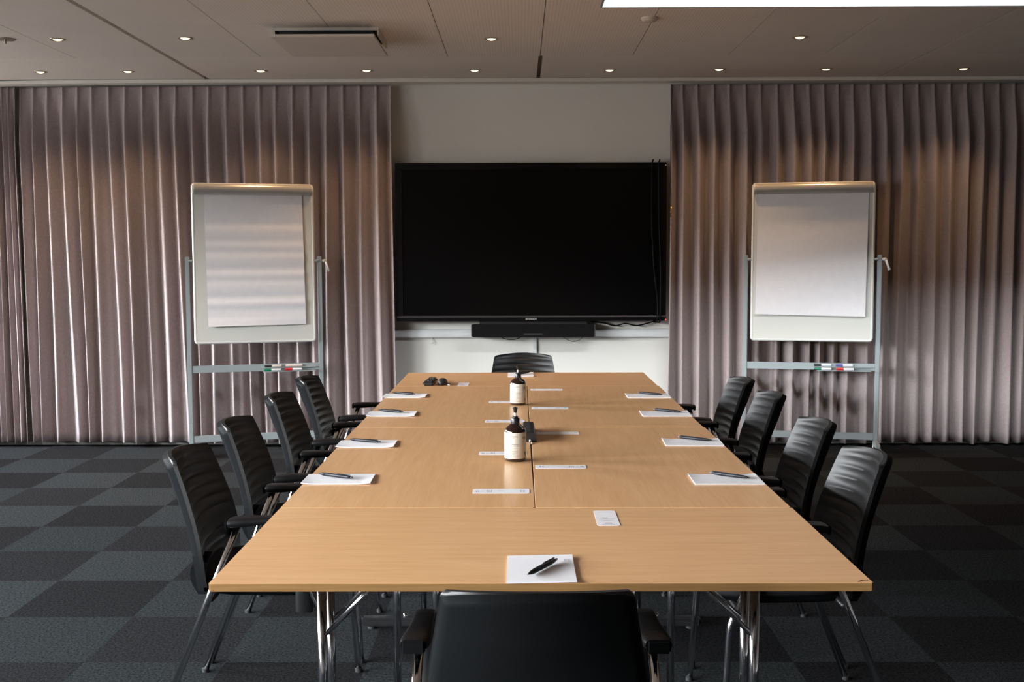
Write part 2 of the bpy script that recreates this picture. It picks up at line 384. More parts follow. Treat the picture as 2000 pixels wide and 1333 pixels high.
box(b, RX0-0.004, RX1+0.004, RY1-0.006, RY1+0.006, ZC-0.006, ZC+0.035); box(b, RX0-0.004, RX1+0.004, RY0-0.006, RY0+0.006, ZC-0.006, ZC+0.035)
box(b, RX0-0.006, RX0+0.006, RY0+0.006, RY1-0.006, ZC-0.006, ZC+0.035); box(b, RX1-0.006, RX1+0.006, RY0+0.006, RY1-0.006, ZC-0.006, ZC+0.035)
obj('edge_trim', b, M_well, wf)
bx('pane', (RX0, RX1, RY0-0.02, RY0-0.014, RZ0, RZ1), M_glass, wf)
b = BM()
for q in range(4):
    xm = RX0 + (RX1-RX0)*q/3; box(b, xm-0.02, xm+0.02, RY0-0.028, RY0-0.006, RZ0, RZ1)
obj('window_frame', b, M_winf, wf)
b = BM(); box(b, XL, XR, YB-0.115, YB, 2.715, 2.80)
struct(obj('trim_2', b, M_wall))
struct(bx('baseboard_back', (XL, XR, YB-0.018, YB, 0.0, 0.075), M_base, None, 0.003))
struct(bx('baseboard_right', (XR-0.018, XR, YF, YB-0.02, 0.0, 0.075), M_base, None, 0.003))

# curtain rail under the ceiling, gently bent back at the far left
b = BM()
path = [(-5.55, 6.09), (-4.32, 6.06), (-4.0, 6.045), (-3.75, 6.02), (-3.5, 6.0), (-3.2, 5.985), (-2.6, 5.98), (XR-0.02, 5.98)]
prev = None
for (x, y) in path:
    ring = [b.verts.new((x, y-0.05, 2.693)), b.verts.new((x, y+0.05, 2.693)), b.verts.new((x, y+0.05, 2.718)), b.verts.new((x, y-0.05, 2.718))]
    if prev:
        for k in range(4): b.faces.new((prev[k], prev[(k+1)%4], ring[(k+1)%4], ring[k]))
    else: b.faces.new(ring)
    prev = ring
b.faces.new(prev)
M_rail = mat('rail_paint', (0.62, 0.60, 0.55), 0.4)
rail = obj('curtain_rail', b, M_rail)
tag(rail, 'pale metal curtain rail running along the ceiling edge above both curtains', 'curtain rail')

# ------------------------------------------------------------------ curtains
def curtain(name, label, ridges, bot, yfun, hem, lead=0.0, amp=1.0, right_soft=False, x_start=None, x_end=None, seed=1):
    """ridges: x of each pinch pleat at the rail; bot: x of the same folds at the hem"""
    rnd = random.Random(seed)
    n = len(ridges); NZ = 46; SEG = 14
    ztop, b_ = 2.690, BM()
    deps = [rnd.uniform(0.75, 1.1) for _ in range(n)]
    ph = [rnd.uniform(0, 6.28) for _ in range(n)]
    hems = [rnd.uniform(-0.006, 0.012) for _ in range(n)]
    fr = [rnd.uniform(0.24, 0.42) if not right_soft else rnd.uniform(0.32, 0.55) for _ in range(n)]
    grid = []
    for iz in range(NZ+1):
        t = iz / NZ; t = t**1.35                       # more rows near the heading
        z = ztop - t*(ztop - hem)
        k = min(1, t/0.16); k = k*k*(3-2*k)            # pleat opens out below the heading
        row = []
        for i in range(n-1):
            xa = ridges[i]*(1-t) + bot[i]*t + 0.006*math.sin(ph[i] + 5.0*t)*t
            xb = ridges[i+1]*(1-t) + bot[i+1]*t + 0.006*math.sin(ph[i+1] + 5.0*t)*t
            for s in range(SEG):
                u = s / SEG
                x = xa + (xb-xa)*u
                # ridge (toward the room) at u=0, valley just before the next ridge
                d = deps[i]*(1-u) + deps[i+1]*u
                f_ = fr[i]
                prof = 0.0
                for du in (-0.05, -0.025, 0.0, 0.025, 0.05):     # softened sawtooth
                    uu = (u + du*(1.6 if right_soft else 1.0)) % 1.0; v0 = 1 - f_
                    prof += (1 - (uu/v0)**1.05) if uu < v0 else (uu - v0)/f_
                prof /= 5
                body = -0.112*amp*prof*d
                # secondary soft ripple
                body += -0.008*amp*math.sin(2*PI*u*2 + ph[i] + 1.5*t)*t
                # heading: flat panel with a narrow pinch
                pinch = math.exp(-(min(u, 1-u)/0.07)**2)
                head = -0.020 - 0.022*pinch
                y = yfun(x) + 0.062*amp + (head*(1-k) + body*k)
                zz = z
                if iz == NZ: zz = hem + hems[i]*(1-u) + hems[i+1]*u + 0.004*math.sin(u*6.28)
                row.append(b_.verts.new((x, y, zz)))
        x = ridges[-1]*(1-t) + bot[-1]*t
        row.append(b_.verts.new((x, yfun(x)+0.062*amp + (-0.042*(1-k) - 0.112*amp*k*deps[-1]), z)))
        grid.append(row)
    for a_, c_ in zip(grid, grid[1:]):
        for j in range(len(a_)-1): b_.faces.new((a_[j], c_[j], c_[j+1], a_[j+1]))
    o = obj(name, b_, M_curt, None, True)
    sm = o.modifiers.new('thickness', 'SOLIDIFY'); sm.thickness = 0.0035; sm.offset = 1.0
    return tag(o, label, 'curtain', 'pleated curtains along the back wall')

lr = [-3.745, -3.642, -3.536, -3.419, -3.305, -3.196, -3.071, -2.95, -2.821, -2.697, -2.576, -2.451, -2.33, -2.202, -2.077, -1.953, -1.836, -1.711, -1.587, -1.458, -1.338, -1.213, -1.089, -0.985]
drift = [0.03, 0.011, 0.022, 0.06, 0.035, 0.022, 0.053, 0.042, 0.042, 0.046, 0.06, 0.03, 0.01, 0.03, 0.045, 0.02, 0.0, 0.03, 0.01, -0.01, 0.02, 0.0, 0.03, 0.025]
lb = [a_ + d_ for a_, d_ in zip(lr, drift)]
def ycl(x): return 6.035 + (0.045*min(1.0, max(0, (-3.2-x)/0.6)))
curtain('curtain', 'mauve grey pleated curtain behind the flipchart left of the screen', lr, lb, ycl, 0.030, seed=3)
rr_ = [1.080, 1.165, 1.274, 1.395, 1.511, 1.629, 1.74, 1.864, 1.98, 2.096, 2.205, 2.31, 2.419, 2.539, 2.651, 2.779, 2.895, 3.015, 3.131, 3.251, 3.367, 3.49, 3.603, 3.722, 3.84, 3.96, 4.08, 4.20, 4.32, 4.44, 4.55]
rnd = random.Random(11)
rb = [x + rnd.uniform(-0.025, 0.03) for x in rr_]; rb[0] = 1.062
curtain('curtain', 'darker pleated curtain behind the flipchart right of the screen', rr_, rb, lambda x: 6.035, 0.024, right_soft=True, seed=5)
sr = [-5.53 + 0.0488*i for i in range(37)]
sb = [-5.53 + 0.0494*i for i in range(37)]
curtain('curtain', 'narrow bunched curtain stack in the far left corner', sr, sb, lambda x: 6.070, 0.03, amp=0.62, seed=9)
# draw wand on the right curtain
b = BM(); tube(b, [(1.068, 5.935, 2.66), (1.062, 5.93, 2.3), (1.070, 5.925, 1.79)], 0.0025, 8)
wd = obj('draw_wand', b, mat('wand_grey', (0.10, 0.08, 0.07), 0.5), None, True)
tag(wd, 'thin draw wand with brass tip hanging at the edge of the right curtain', 'curtain wand')
b = BM(); tube(b, [(1.070, 5.925, 1.79), (1.070, 5.925, 1.71)], 0.0045, 10); obj('wand_tip', b, M_gold, wd, True)

# ------------------------------------------------------------------ ceiling fittings
def downlight(first=None):
    t = thing('downlight', 'x', 'ceiling light')
    b = BM(); lathe(b, [(0.030, -0.001), (0.0385, -0.005), (0.044, -0.004), (0.046, 0.0)], 28); lathe(b, [(0.030, -0.001), (0.027, 0.010)], 28)
    obj('ring', b, M_ring, t, True)
    b = BM(); lathe(b, [(0.0, -0.0095), (0.012, -0.009), (0.022, -0.006), (0.028, 0.000)], 28)
    obj('bulb', b, M_lamp, t, True)
    return t
DLAB_B = ['leftmost small round downlight in the back ceiling row', 'second round downlight from the left in the back ceiling row',
 'back row downlight above the left flipchart', 'back row downlight above the inner edge of the left curtain',
 'back row downlight above the left half of the screen', 'back row downlight above the right part of the screen',
 'back row downlight above the inner part of the right curtain', 'back row downlight above the right flipchart', 'rightmost small round downlight in the back ceiling row']
DLAB_F = ['leftmost downlight of the nearer ceiling row', 'nearer row downlight between the left groove and the ceiling vent', 'nearer row downlight above the middle of the table', 'nearer row downlight on the dark right side, beyond the bright roof light']
d0 = None
for (pts, labs, grp) in ((DOWN_BACK, DLAB_B, 'downlights in the back ceiling row'), (DOWN_FRONT, DLAB_F, 'downlights in the nearer ceiling row')):
    for (x, y), lab in zip(pts, labs):
        if d0 is None:
            d0 = downlight(); o = d0; o.location = (x, y, ZC); o['label'] = lab; o['group'] = grp
        else: o = dup(d0, (x, y, ZC), 0, lab, grp)
spot = bpy.data.lights.new('downlight_beam', 'SPOT'); spot.energy = SPOT_W; spot.color = (1.0, 0.60, 0.29)
spot.spot_size = math.radians(98); spot.spot_blend = 1.0; spot.shadow_soft_size = 0.03
for (x, y) in DOWN_BACK + DOWN_FRONT:
    lo = bpy.data.objects.new('downlight_beam', spot); COL.objects.link(lo); lo.location = (x, y, ZC-0.03)

# ceiling vent: frame on the ceiling, slot, suspended square plate
t = thing('ceiling_vent', 'square ceiling vent with suspended pale plate above the left side of the table', 'vent', (-1.13, 4.33, ZC))
b = BM()
box(b, -0.30, 0.30, -0.205, -0.195, -0.016, 0.0); box(b, -0.30, 0.30, 0.195, 0.205, -0.02, 0.0)
box(b, -0.30, -0.29, -0.195, 0.195, -0.045, 0.0); box(b, 0.29, 0.30, -0.195, 0.195, -0.045, 0.0)
bm_ = obj('frame', b, M_ac, t)
bx('slot_shade_block', (-0.265, 0.265, -0.19, 0.185, -0.050, -0.002), M_dark, t)  # solid black block, stands in for the shade inside the slot
bx('plate', (-0.290, 0.290, -0.33, 0.31, -0.074, -0.060), M_ac, t, 0.002)
for sx_ in (-0.22, 0.22):
    for sy_ in (-0.15, 0.15):
        b = BM(); tube(b, [(sx_, sy_, -0.061), (sx_, sy_, -0.005)], 0.004, 8); obj('hanger', b, M_ring, t, True)
# smoke detector and flat round sensor
t = thing('smoke_detector', 'white round smoke detector on the ceiling beside the bright roof light', 'smoke detector', (0.673, 3.904, ZC))
b = BM(); lathe(b, [(0.0, -0.022), (0.030, -0.021), (0.040, -0.016), (0.043, -0.009), (0.048, -0.007), (0.048, 0.0)], 32); obj('housing', b, M_sprk, t, True)
t = thing('sprinkler_plate', 'flat round ceiling disc with small nub at the far left edge', 'sprinkler', (-3.075, 4.41, ZC))
b = BM(); lathe(b, [(0.0, -0.006), (0.052, -0.006), (0.056, -0.003), (0.056, 0.0)], 32); obj('disc', b, M_ring, t, True)
b = BM(); lathe(b, [(0.0, -0.030), (0.007, -0.029), (0.008, -0.018), (0.005, -0.006)], 16); obj('nozzle', b, M_ring, t, True)

# ------------------------------------------------------------------ screen, soundbar, trunking
TX = 0.047
t = thing('television', 'large black wall mounted touch screen between the curtains', 'television', (TX, 6.02, 0.946))
W, H = 1.003, 1.172
b = BM()
box(b, -W, W, 0.0, 0.06, H-0.052, H, 0.004); box(b, -W, W, 0.0, 0.06, 0.0, 0.044, 0.004)
box(b, -W, -W+0.050, 0.0, 0.06, 0.044, H-0.052); box(b, W-0.050, W, 0.0, 0.06, 0.044, H-0.052)
obj('bezel', b, M_tvb, t)
bx('screen', (-W+0.050, W-0.050, 0.008, 0.03, 0.044, H-0.052), M_tvs, t)
bx('back_housing', (-W+0.06, W-0.06, 0.06, 0.10, 0.05, H-0.06), M_tvb, t)
bx('lower_strip', (-W+0.005, W-0.005, -0.004, 0.0, 0.028, 0.040), M_tvl, t, 0.001)
bx('wall_bracket', (-0.42, 0.42, 0.06, 0.145, 0.25, 0.75), M_blackp, t)
def text_part(name, body, size, m, parent, loc, rot, ext=0.0006, align='CENTER'):
    c = bpy.data.curves.new(name, 'FONT'); c.body = body; c.size = size; c.extrude = ext; c.align_x = align; c.resolution_u = 2
    o = bpy.data.objects.new(name, c); COL.objects.link(o)
    bpy.context.view_layer.update()
    dg = bpy.context.evaluated_depsgraph_get()
    me = bpy.data.meshes.new_from_object(o.evaluated_get(dg)); bpy.data.objects.remove(o)
    me.materials.clear(); me.materials.append(m)
    o = bpy.data.objects.new(name, me); COL.objects.link(o); o.parent = parent; o.location = loc; o.rotation_euler = rot
    return o
M_logo = mat('logo_silver', (0.62, 0.60, 0.57), 0.4)
text_part('logo', 'i3TOUCH', 0.019, M_logo, t, (0.0, -0.0055, 0.0095), (PI/2, 0, 0))
bx('status_light', (W-0.006, W+0.003, -0.003, 0.002, 0.004, 0.013), M_led, t, 0.001)
b = BM(); lathe(b, [(0.0, 0.0), (0.005, 0.0), (0.005, 0.004), (0.0, 0.004)], 12); xform(b, Matrix.Translation((W-0.010, -0.004, H-0.024)) @ Matrix.Rotation(PI/2, 4, 'X'))
obj('screw', b, M_white, t)
def catmull(pts, n=8):
    pts = [Vector(p) for p in pts]; P = [pts[0]] + pts + [pts[-1]]; out = []
    for i in range(1, len(P)-2):
        p0, p1, p2, p3 = P[i-1], P[i], P[i+1], P[i+2]
        for k in range(n):
            s = k/n
            out.append(0.5*((2*p1) + (p2-p0)*s + (2*p0-5*p1+4*p2-p3)*s*s + (3*p1-p0-3*p2+p3)*s**3))
    out.append(pts[-1]); return out
def cable(name, pts, r, m, label, group=None):
    b = BM(); tube(b, catmull(pts), r, 8); o = obj(name, b, m, None, True); return tag(o, label, 'cable', group)
cable('cable', [(0.952, 6.10, 2.122), (0.950, 6.03, 2.136), (0.940, 6.008, 2.10), (0.938, 6.006, 1.9), (0.942, 6.006, 1.6), (0.962, 6.006, 1.3), (0.985, 6.006, 1.1), (0.985, 6.006, 0.96), (0.98, 6.03, 0.935), (0.97, 6.10, 0.935)], 0.0055, M_cable,
      'inner black cable hanging in front of the right edge of the screen', 'cables over the right screen edge')
cable('cable', [(1.000, 6.10, 2.122), (0.998, 6.03, 2.137), (0.990, 6.008, 2.10), (0.990, 6.006, 1.9), (0.996, 6.006, 1.6), (1.008, 6.006, 1.3), (1.008, 6.006, 1.1), (1.005, 6.006, 0.96), (1.00, 6.03, 0.935), (0.99, 6.10, 0.935)], 0.0055, M_cable,
      'outer black cable hanging in front of the right edge of the screen', 'cables over the right screen edge')
cable('cable', [(0.50, 6.13, 0.935), (0.60, 6.115, 0.925), (0.68, 6.115, 0.905), (0.76, 6.115, 0.922), (0.84, 6.115, 0.905), (0.93, 6.115, 0.925), (0.99, 6.13, 0.94)], 0.005, M_cable,
      'black cable sagging on top of the wall duct right of the soundbar')
cable('cable', [(-0.20, 6.10, 0.86), (-0.18, 6.095, 0.825), (-0.12, 6.09, 0.803), (-0.05, 6.09, 0.812), (0.0, 6.10, 0.85)], 0.003, M_cable,
      'short dark cable loop under the left half of the soundbar')
cable('cable', [(0.27, 6.10, 0.86), (0.30, 6.095, 0.815), (0.36, 6.09, 0.789), (0.42, 6.09, 0.805), (0.45, 6.10, 0.85)], 0.0025, M_gcable,
      'short grey cable loop under the right half of the soundbar')
t = thing('soundbar', 'long black soundbar mounted below the screen', 'soundbar', (0.063, 6.0, 0.828))
bx('body', (-0.452, 0.452, 0.0, 0.085, 0.0, 0.095), M_sb, t, 0.003)
bx('end_cap', (-0.462, -0.453, 0.002, 0.083, 0.004, 0.092), M_tvl, t, 0.001)
bx('end_cap', (0.453, 0.462, 0.002, 0.083, 0.004, 0.092), M_tvl, t, 0.001)
bx('mount_plate', (-0.40, 0.40, 0.04, 0.13, 0.094, 0.118), M_blackp, t)
bx('name_plate', (-0.07, 0.07, -0.0012, 0.001, 0.018, 0.024), M_tvl, t)
t = thing('cable_duct', 'white plastic cable duct running along the wall behind the soundbar', 'cable duct', (0, YB-0.002, 0.0))
bx('channel', (-1.02, 1.10, -0.035, 0.0, 0.815, 0.878), M_trunk, t, 0.003)
bx('channel_lip', (-1.02, 1.10, -0.042, -0.030, 0.820, 0.842), M_trunk, t, 0.003)
bx('upright', (0.062, 0.092, -0.018, 0.0, 0.08, 0.815), M_trunk, t, 0.002)
t = thing('wall_hook', 'small white hook under the cable duct left of the soundbar', 'hook', (-0.70, YB, 0.79))
b = BM(); tube(b, catmull([(0, -0.003, 0.02), (0, -0.02, 0.0), (0.01, -0.02, -0.012), (-0.01, -0.03, -0.02)]), 0.003, 8); obj('bracket', b, M_trunk, t, True)

# ------------------------------------------------------------------ flipcharts
def flipchart(label, loc, rotz, pad_w, pad_h, pad_x, wavy, tilt):
    t = thing('flipchart', label, 'flipchart', loc, rotz)
    hw = 0.465
    for s in (-1, 1):
        bx('pole', (s*hw-0.016, s*hw+0.016, -0.012, 0.020, 0.085, 1.432), M_alu, t, 0.004)
        f_ = bx('foot', (s*hw-0.017, s*hw+0.017, -0.200, 0.050, 0.062, 0.095), M_alu, t, 0.006)
        for yy in (-0.185, 0.024):
            b = BM()
            lathe(b, [(0.0, -0.011), (0.024, -0.011), (0.026, 0.0), (0.024, 0.011), (0.0, 0.011)], 18)
            xform(b, Matrix.Translation((s*hw, yy, 0.0262)) @ Matrix.Rotation(PI/2, 4, 'Y'))
            obj('caster_wheel', b, M_blackp, f_)
            b = BM(); box(b, s*hw-0.020, s*hw-0.0125, yy-0.02, yy+0.02, 0.020, 0.064, 0.004); box(b, s*hw+0.0125, s*hw+0.020, yy-0.02, yy+0.02, 0.020, 0.064, 0.004)
            box(b, s*hw-0.020, s*hw+0.020, yy-0.02, yy+0.02, 0.052, 0.066, 0.003)
            obj('caster_hood', b, M_white, f_)
    bx('lower_crossbar', (-hw+0.016, hw-0.016, -0.008, 0.016, 0.100, 0.148), M_alu, t, 0.003)
    # pen tray bar with two ledges
    b = BM(); box(b, -hw+0.016, hw-0.016, -0.006, 0.016, 0.602, 0.652, 0.002)
    box(b, 0.045, 0.42, -0.026, -0.006, 0.624, 0.629); box(b, 0.045, 0.42, -0.046, -0.006, 0.598, 0.603)
    obj('pen_tray', b, M_alu, t)
    # tilting board
    bd = bpy.data.objects.new('board', None)
    piv = 1.40; bw, z0, z1 = 0.4275, 0.808-piv, 1.952-piv
    def R(bm): xform(bm, Matrix.Translation((0, -0.012, piv)) @ Matrix.Rotation(tilt, 4, 'X')); return bm
    b = BM(); box(b, -bw+0.012, bw-0.012, -0.010, 0.008, z0+0.012, z1-0.04); panel = obj('board', R(b), M_board, t)
    b = BM(); rc, k_, pts = 0.017, bw-0.010, []
    for (cx_, cz_, a0) in ((k_-rc, z0+0.012+rc, -90), (k_-rc, z1-0.010-rc, 0), (-k_+rc, z1-0.010-rc, 90), (-k_+rc, z0+0.012+rc, 180)):
        for q in range(7):
            an = math.radians(a0 + 15*q); pts.append((cx_ + rc*math.cos(an), 0.0, cz_ + rc*math.sin(an)))
    rings = []
    for q, p_ in enumerate(pts):
        p_ = Vector(p_); d = (Vector(pts[(q+1) % len(pts)]) - Vector(pts[q-1])).normalized(); nn_ = Vector((d.z, 0, -d.x))
        rings.append([b.verts.new(p_ + nn_*0.0115*math.cos(2*PI*m_/12) + Vector((0, 1, 0))*0.0125*math.sin(2*PI*m_/12)) for m_ in range(12)])
    for q in range(len(rings)):
        a_, c_ = rings[q], rings[(q+1) % len(rings)]
        for m_ in range(12): b.faces.new((a_[m_], a_[(m_+1) % 12], c_[(m_+1) % 12], c_[m_]))
    obj('board_rim', R(b), M_frame, panel, True)
    b = BM(); tube(b, [(-bw+0.020, -0.026, z1-0.044), (bw-0.020, -0.026, z1-0.044)], 0.038, 28); obj('clamp_bar', R(b), M_clamp, panel, True)
    auto_smooth(panel.children[-1])
    for s in (-1, 1):
        b = BM(); tube(b, [(s*(bw-0.020), -0.026, z1-0.044), (s*(bw-0.012), -0.026, z1-0.044)], 0.036, 28); obj('clamp_end', R(b), M_frame, panel)
        b = BM(); tube(b, [(s*(bw-0.004), 0.0, 0.0), (s*(hw-0.010), 0.0, 0.0)], 0.010, 12); obj('hinge_pin', R(b), M_alu, panel)
    # locking lever on the right pole
    b = BM(); tube(b, [(hw+0.010, 0.004, 1.398), (hw+0.045, 0.0, 1.400)], [0.010, 0.012], 12)
    tube(b, [(hw+0.040, 0.0, 1.402), (hw+0.055, -0.006, 1.36), (hw+0.068, -0.010, 1.322)], [0.009, 0.007, 0.010], 12)
    obj('locking_lever', b, M_white, t, True)
    # paper pad
    pw, ph_ = pad_w/2, pad_h; zt = z1-0.070
    b = BM(); NX, NZ_ = 10, 70; g_ = []
    for iz in range(NZ_+1):
        v = iz/NZ_; row = []
        for ix in range(NX+1):
            u = ix/NX
            wv = 0.0
            if wavy:
                wv = 0.0032*v**0.6*(math.sin(2*PI*9.2*v + 0.5) + 0.7*math.sin(2*PI*5.3*v + 1.0 + u*0.6) + 0.35*math.sin(2*PI*14.1*v + 0.5 - u*0.4)) - 0.010*v
                if v > 0.94: wv -= 0.025*(v-0.94)/0.06*(1-u)*0.8
            else:
                wv = -0.010*v + 0.003*math.sin(6*v + 2*u) - 0.012*max(0, v-0.8)*5*abs(u-0.5)
            zb = zt - v*(ph_ + (0.012*(u-0.5) if not wavy else 0.006*(0.5-u)))
            row.append(b.verts.new((pad_x + (u-0.5)*2*pw + (0.012*(v) * (1 if wavy else -1)), -0.018 + wv, zb)))
        g_.append(row)
    g2_ = [[b.verts.new((v_.co.x, v_.co.y + 0.004, v_.co.z)) for v_ in row_] for row_ in g_]
    closed_sheet(g_, g2_, b)
    pad = auto_smooth(obj('paper_pad', R(b), M_paper, t, True), 50)
    return t
LF = flipchart('flipchart with wavy curling paper pad standing before the left curtain', (-1.945, 5.760, 0), math.radians(16.5), 0.685, 0.945, 0.0, True, math.radians(-1.5))
RF = flipchart('flipchart with flat smooth paper pad standing before the right curtain', (2.069, 5.795, 0), math.radians(-12.5), 0.765, 0.885, 0.0, False, math.radians(-1.5))
def marker(chart, x, row, body, cap, label, cap_left=True):
    """one board marker lying on a ledge of the pen tray"""
    mtx = chart.matrix_basis if False else Matrix.Translation(chart.location) @ Matrix.Rotation(chart.rotation_euler.z, 4, 'Z')
    y, z = (-0.016, 0.629+0.0095) if row == 1 else (-0.036, 0.603+0.0095)
    p = mtx @ Vector((x, y, z))
    t = thing('board_marker', label, 'marker', p, chart.rotation_euler.z, 'markers on the flipchart trays')
    s = 1 if cap_left else -1
    def along(prof):
        b = BM(); lathe(b, prof, 16); xform(b, Matrix.Rotation(PI/2*s, 4, 'Y')); return b
    obj('barrel', along([(0.0, 0.050), (0.0085, 0.050), (0.009, 0.045), (0.009, -0.015), (0.0085, -0.018), (0.0, -0.018)][::-1]), body, t, True)
    obj('cap', along([(0.0, -0.018), (0.0093, -0.019), (0.0093, -0.060), (0.008, -0.068), (0.0, -0.069)][::-1]), cap, t, True)
    for ch in t.children: auto_smooth(ch)
marker(LF, 0.125, 1, M_bodyp, M_black_r, 'black capped marker on the upper tray ledge of the left flipchart')
marker(LF, 0.275, 1, M_bodyp, M_bodyp, 'plain pale marker without coloured cap on the upper ledge of the left flipchart')
marker(LF, 0.120, 2, M_bodyw, M_green, 'green capped marker at the front of the left flipchart tray')
marker(LF, 0.270, 2, M_bodyw, M_red, 'red capped marker at the front of the left flipchart tray')
marker(RF, 0.095, 1, M_bodyw, M_black_r, 'black capped marker on the upper tray ledge of the right flipchart')
marker(RF, 0.245, 1, M_bodyw, M_blue, 'blue capped marker on the upper tray ledge of the right flipchart')
marker(RF, 0.095, 2, M_bodyw, M_green, 'green capped marker at the front of the right flipchart tray')
marker(RF, 0.250, 2, M_bodyw, M_red, 'red capped marker at the front of the right flipchart tray')

# ------------------------------------------------------------------ tables
TT, TH = 0.74, 0.0175
def table(label, loc, rotz, Lx, Wy, m, inset=0.186):
    """folding table: long side along local x; twin column T-legs"""
    t = thing('conference_table', label, 'table', loc, rotz, 'folding tables pushed together into one long table')
    b = BM(); box(b, -Lx/2, Lx/2, -Wy/2, Wy/2, TT-TH, TT)
    es = [e_ for e_ in b.edges if abs(e_.verts[0].co.z - e_.verts[1].co.z) > 0.01]
    bmesh.ops.bevel(b, geom=es, offset=0.004, segments=3, affect='EDGES')
    es = [e_ for e_ in b.edges if e_.verts[0].co.z > TT-0.001 and e_.verts[1].co.z > TT-0.001]
    bmesh.ops.bevel(b, geom=es, offset=0.0008, segments=1, affect='EDGES')
    b.normal_update()
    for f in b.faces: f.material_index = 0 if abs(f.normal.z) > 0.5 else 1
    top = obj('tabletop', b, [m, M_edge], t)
    b = BM()
    box(b, -Lx/2+0.10, Lx/2-0.10, -Wy/2+0.10, -Wy/2+0.125, TT-TH-0.014, TT-TH); box(b, -Lx/2+0.10, Lx/2-0.10, Wy/2-0.125, Wy/2-0.10, TT-TH-0.014, TT-TH)
    obj('under_frame', b, M_blackp, t)
    lx = Lx/2 - inset
    for s in (-1, 1):
        b = BM()
        for yy in (-0.058, 0.058): tube(b, [(s*lx, yy, 0.04), (s*lx, yy, TT-TH)], 0.0115, 18)
        leg = obj('leg', b, M_chrome, t, True)
        b = BM(); box(b, s*lx-0.022, s*lx+0.022, -Wy/2+0.05, Wy/2-0.05, 0.012, 0.045, 0.008)
        obj('foot_bar', b, M_blackp, leg)
        b = BM()
        for yy in (-Wy/2+0.09, -0.09, 0.09, Wy/2-0.09): lathe(b, [(0.0, 0.0), (0.016, 0.0), (0.016, 0.010), (0.0, 0.014)], 14, s*lx, yy)
        obj('foot_pad', b, M_black_r, leg)
        b = BM()
        for yy in (-0.058, 0.058): lathe(b, [(0.0155, 0.044), (0.0155, 0.055), (0.012, 0.058)], 16, s*lx, yy)
        for yy in (-0.13, 0.13): lathe(b, [(0.008, 0.044), (0.008, 0.056), (0.0, 0.062)], 12, s*lx, yy)
        obj('foot_bolt', b, M_chrome, leg, True)
        b = BM()
        for yy in (-0.058, 0.058): tube(b, [(s*(lx-0.010), yy, 0.53), (s*(lx-0.20), yy*0.45, TT-TH-0.004)], 0.0065, 12)
        obj('brace', b, M_chrome, leg, True)
        b = BM(); box(b, s*lx-0.03, s*lx+0.03, -0.10, 0.10, TT-TH-0.012, TT-TH); obj('leg_plate', b, M_blackp, leg)
    return t
table('nearest wooden table set crosswise at the front end, pen and notepad on it', (0.003, 0.3565, 0), 0.0, 1.400, 0.711, M_wood_x)
def table_long(label, xc, y0, y1, w, rot): return table(label, (xc, (y0+y1)/2, 0), PI/2 + rot, y1-y0-0.002, w, M_wood_x, 0.25)
table_long('wooden table set lengthwise on the left, second from the front', -0.3500, 0.7145, 2.158, 0.698, 0.0028)
table_long('wooden table set lengthwise on the right, second from the front', 0.3535, 0.7145, 2.158, 0.698, -0.0020)
table_long('wooden table set lengthwise on the left, behind the nearer bottle', -0.3505, 2.160, 3.598, 0.697, 0.0)
table_long('wooden table set lengthwise on the right, behind the black cable box', 0.3505, 2.160, 3.598, 0.697, 0.0)
table('farthest wooden table set crosswise below the screen, remote control on it', (-0.002, 3.948, 0), 0.0, 1.392, 0.695, M_wood_x)
# chipped veneer on the right front corner of the near table
b = BM(); tube(b, [(0.672, 0.010, TT+0.0002), (0.680, 0.016, TT+0.0003), (0.688, 0.020, TT+0.0003), (0.697, 0.019, TT+0.0002)], 0.0008, 6)
near = [o for o in COL.objects if o.get('label', '').startswith('nearest wooden')][0]
ck = obj('veneer_crack', b, mat('crack_brown', (0.12, 0.05, 0.02), 0.8), near); ck.location = (-0.003, -0.3565, 0)

# ------------------------------------------------------------------ chairs
def lerp_tab(tab, v):
    for (a0, b0), (a1, b1) in zip(tab, tab[1:]):
        if v <= a1: return b0 + (b1-b0)*(v-a0)/(a1-a0)
    return tab[-1][1]
ZB0, ZB1 = 0.44, 0.815
PROF = [(0.40, 0.150), (0.45, 0.146), (0.50, 0.143), (0.57, 0.134), (0.63, 0.120), (0.69, 0.101), (0.75, 0.080), (0.83, 0.048)]
WID = [(0.40, 0.190), (0.45, 0.205), (0.50, 0.214), (0.56, 0.216), (0.64, 0.208), (0.72, 0.194), (0.83, 0.175)]
def smoothtab(tab, v):
    h = 0.02; return (lerp_tab(tab, v-h) + 2*lerp_tab(tab, v) + lerp_tab(tab, v+h))/4 if v-h > tab[0][0] else lerp_tab(tab, v)
def backsheet(bm, off, ribs, inset=0.0, zlo=ZB0):
    NU, NV = 28, 90; g_ = []
    for iv in range(NV+1):
        v = iv/NV; row = []
        for iu in range(NU+1):
            u = -1 + 2*iu/NU
            z1 = ZB1 - inset + 0.013*(1-u*u)
            z0 = zlo
            z = z0 + (z1-z0)*v
            hw = smoothtab(WID, z) - inset
            if v > 0.965: hw -= 0.010*((v-0.965)/0.035)**2
            cur = 0.052*(0.35+0.65*min(1, (z-0.42)/0.3))
            x = smoothtab(PROF, z) - cur*(1-u*u) + off
            if ribs:
                fade = max(0, 1-abs(u)**3.0) * min(1, (z-0.47)/0.04 if z > 0.47 else 0)*min(1, max(0, (z1-0.016-z)/0.012))
                w_ = (z + 0.006*(u*u))/0.0345
                x += 0.0058*fade*abs(math.sin(PI*w_))**0.8
            row.append(bm.verts.new((x, u*hw, z)))
        g_.append(row)
    return g_
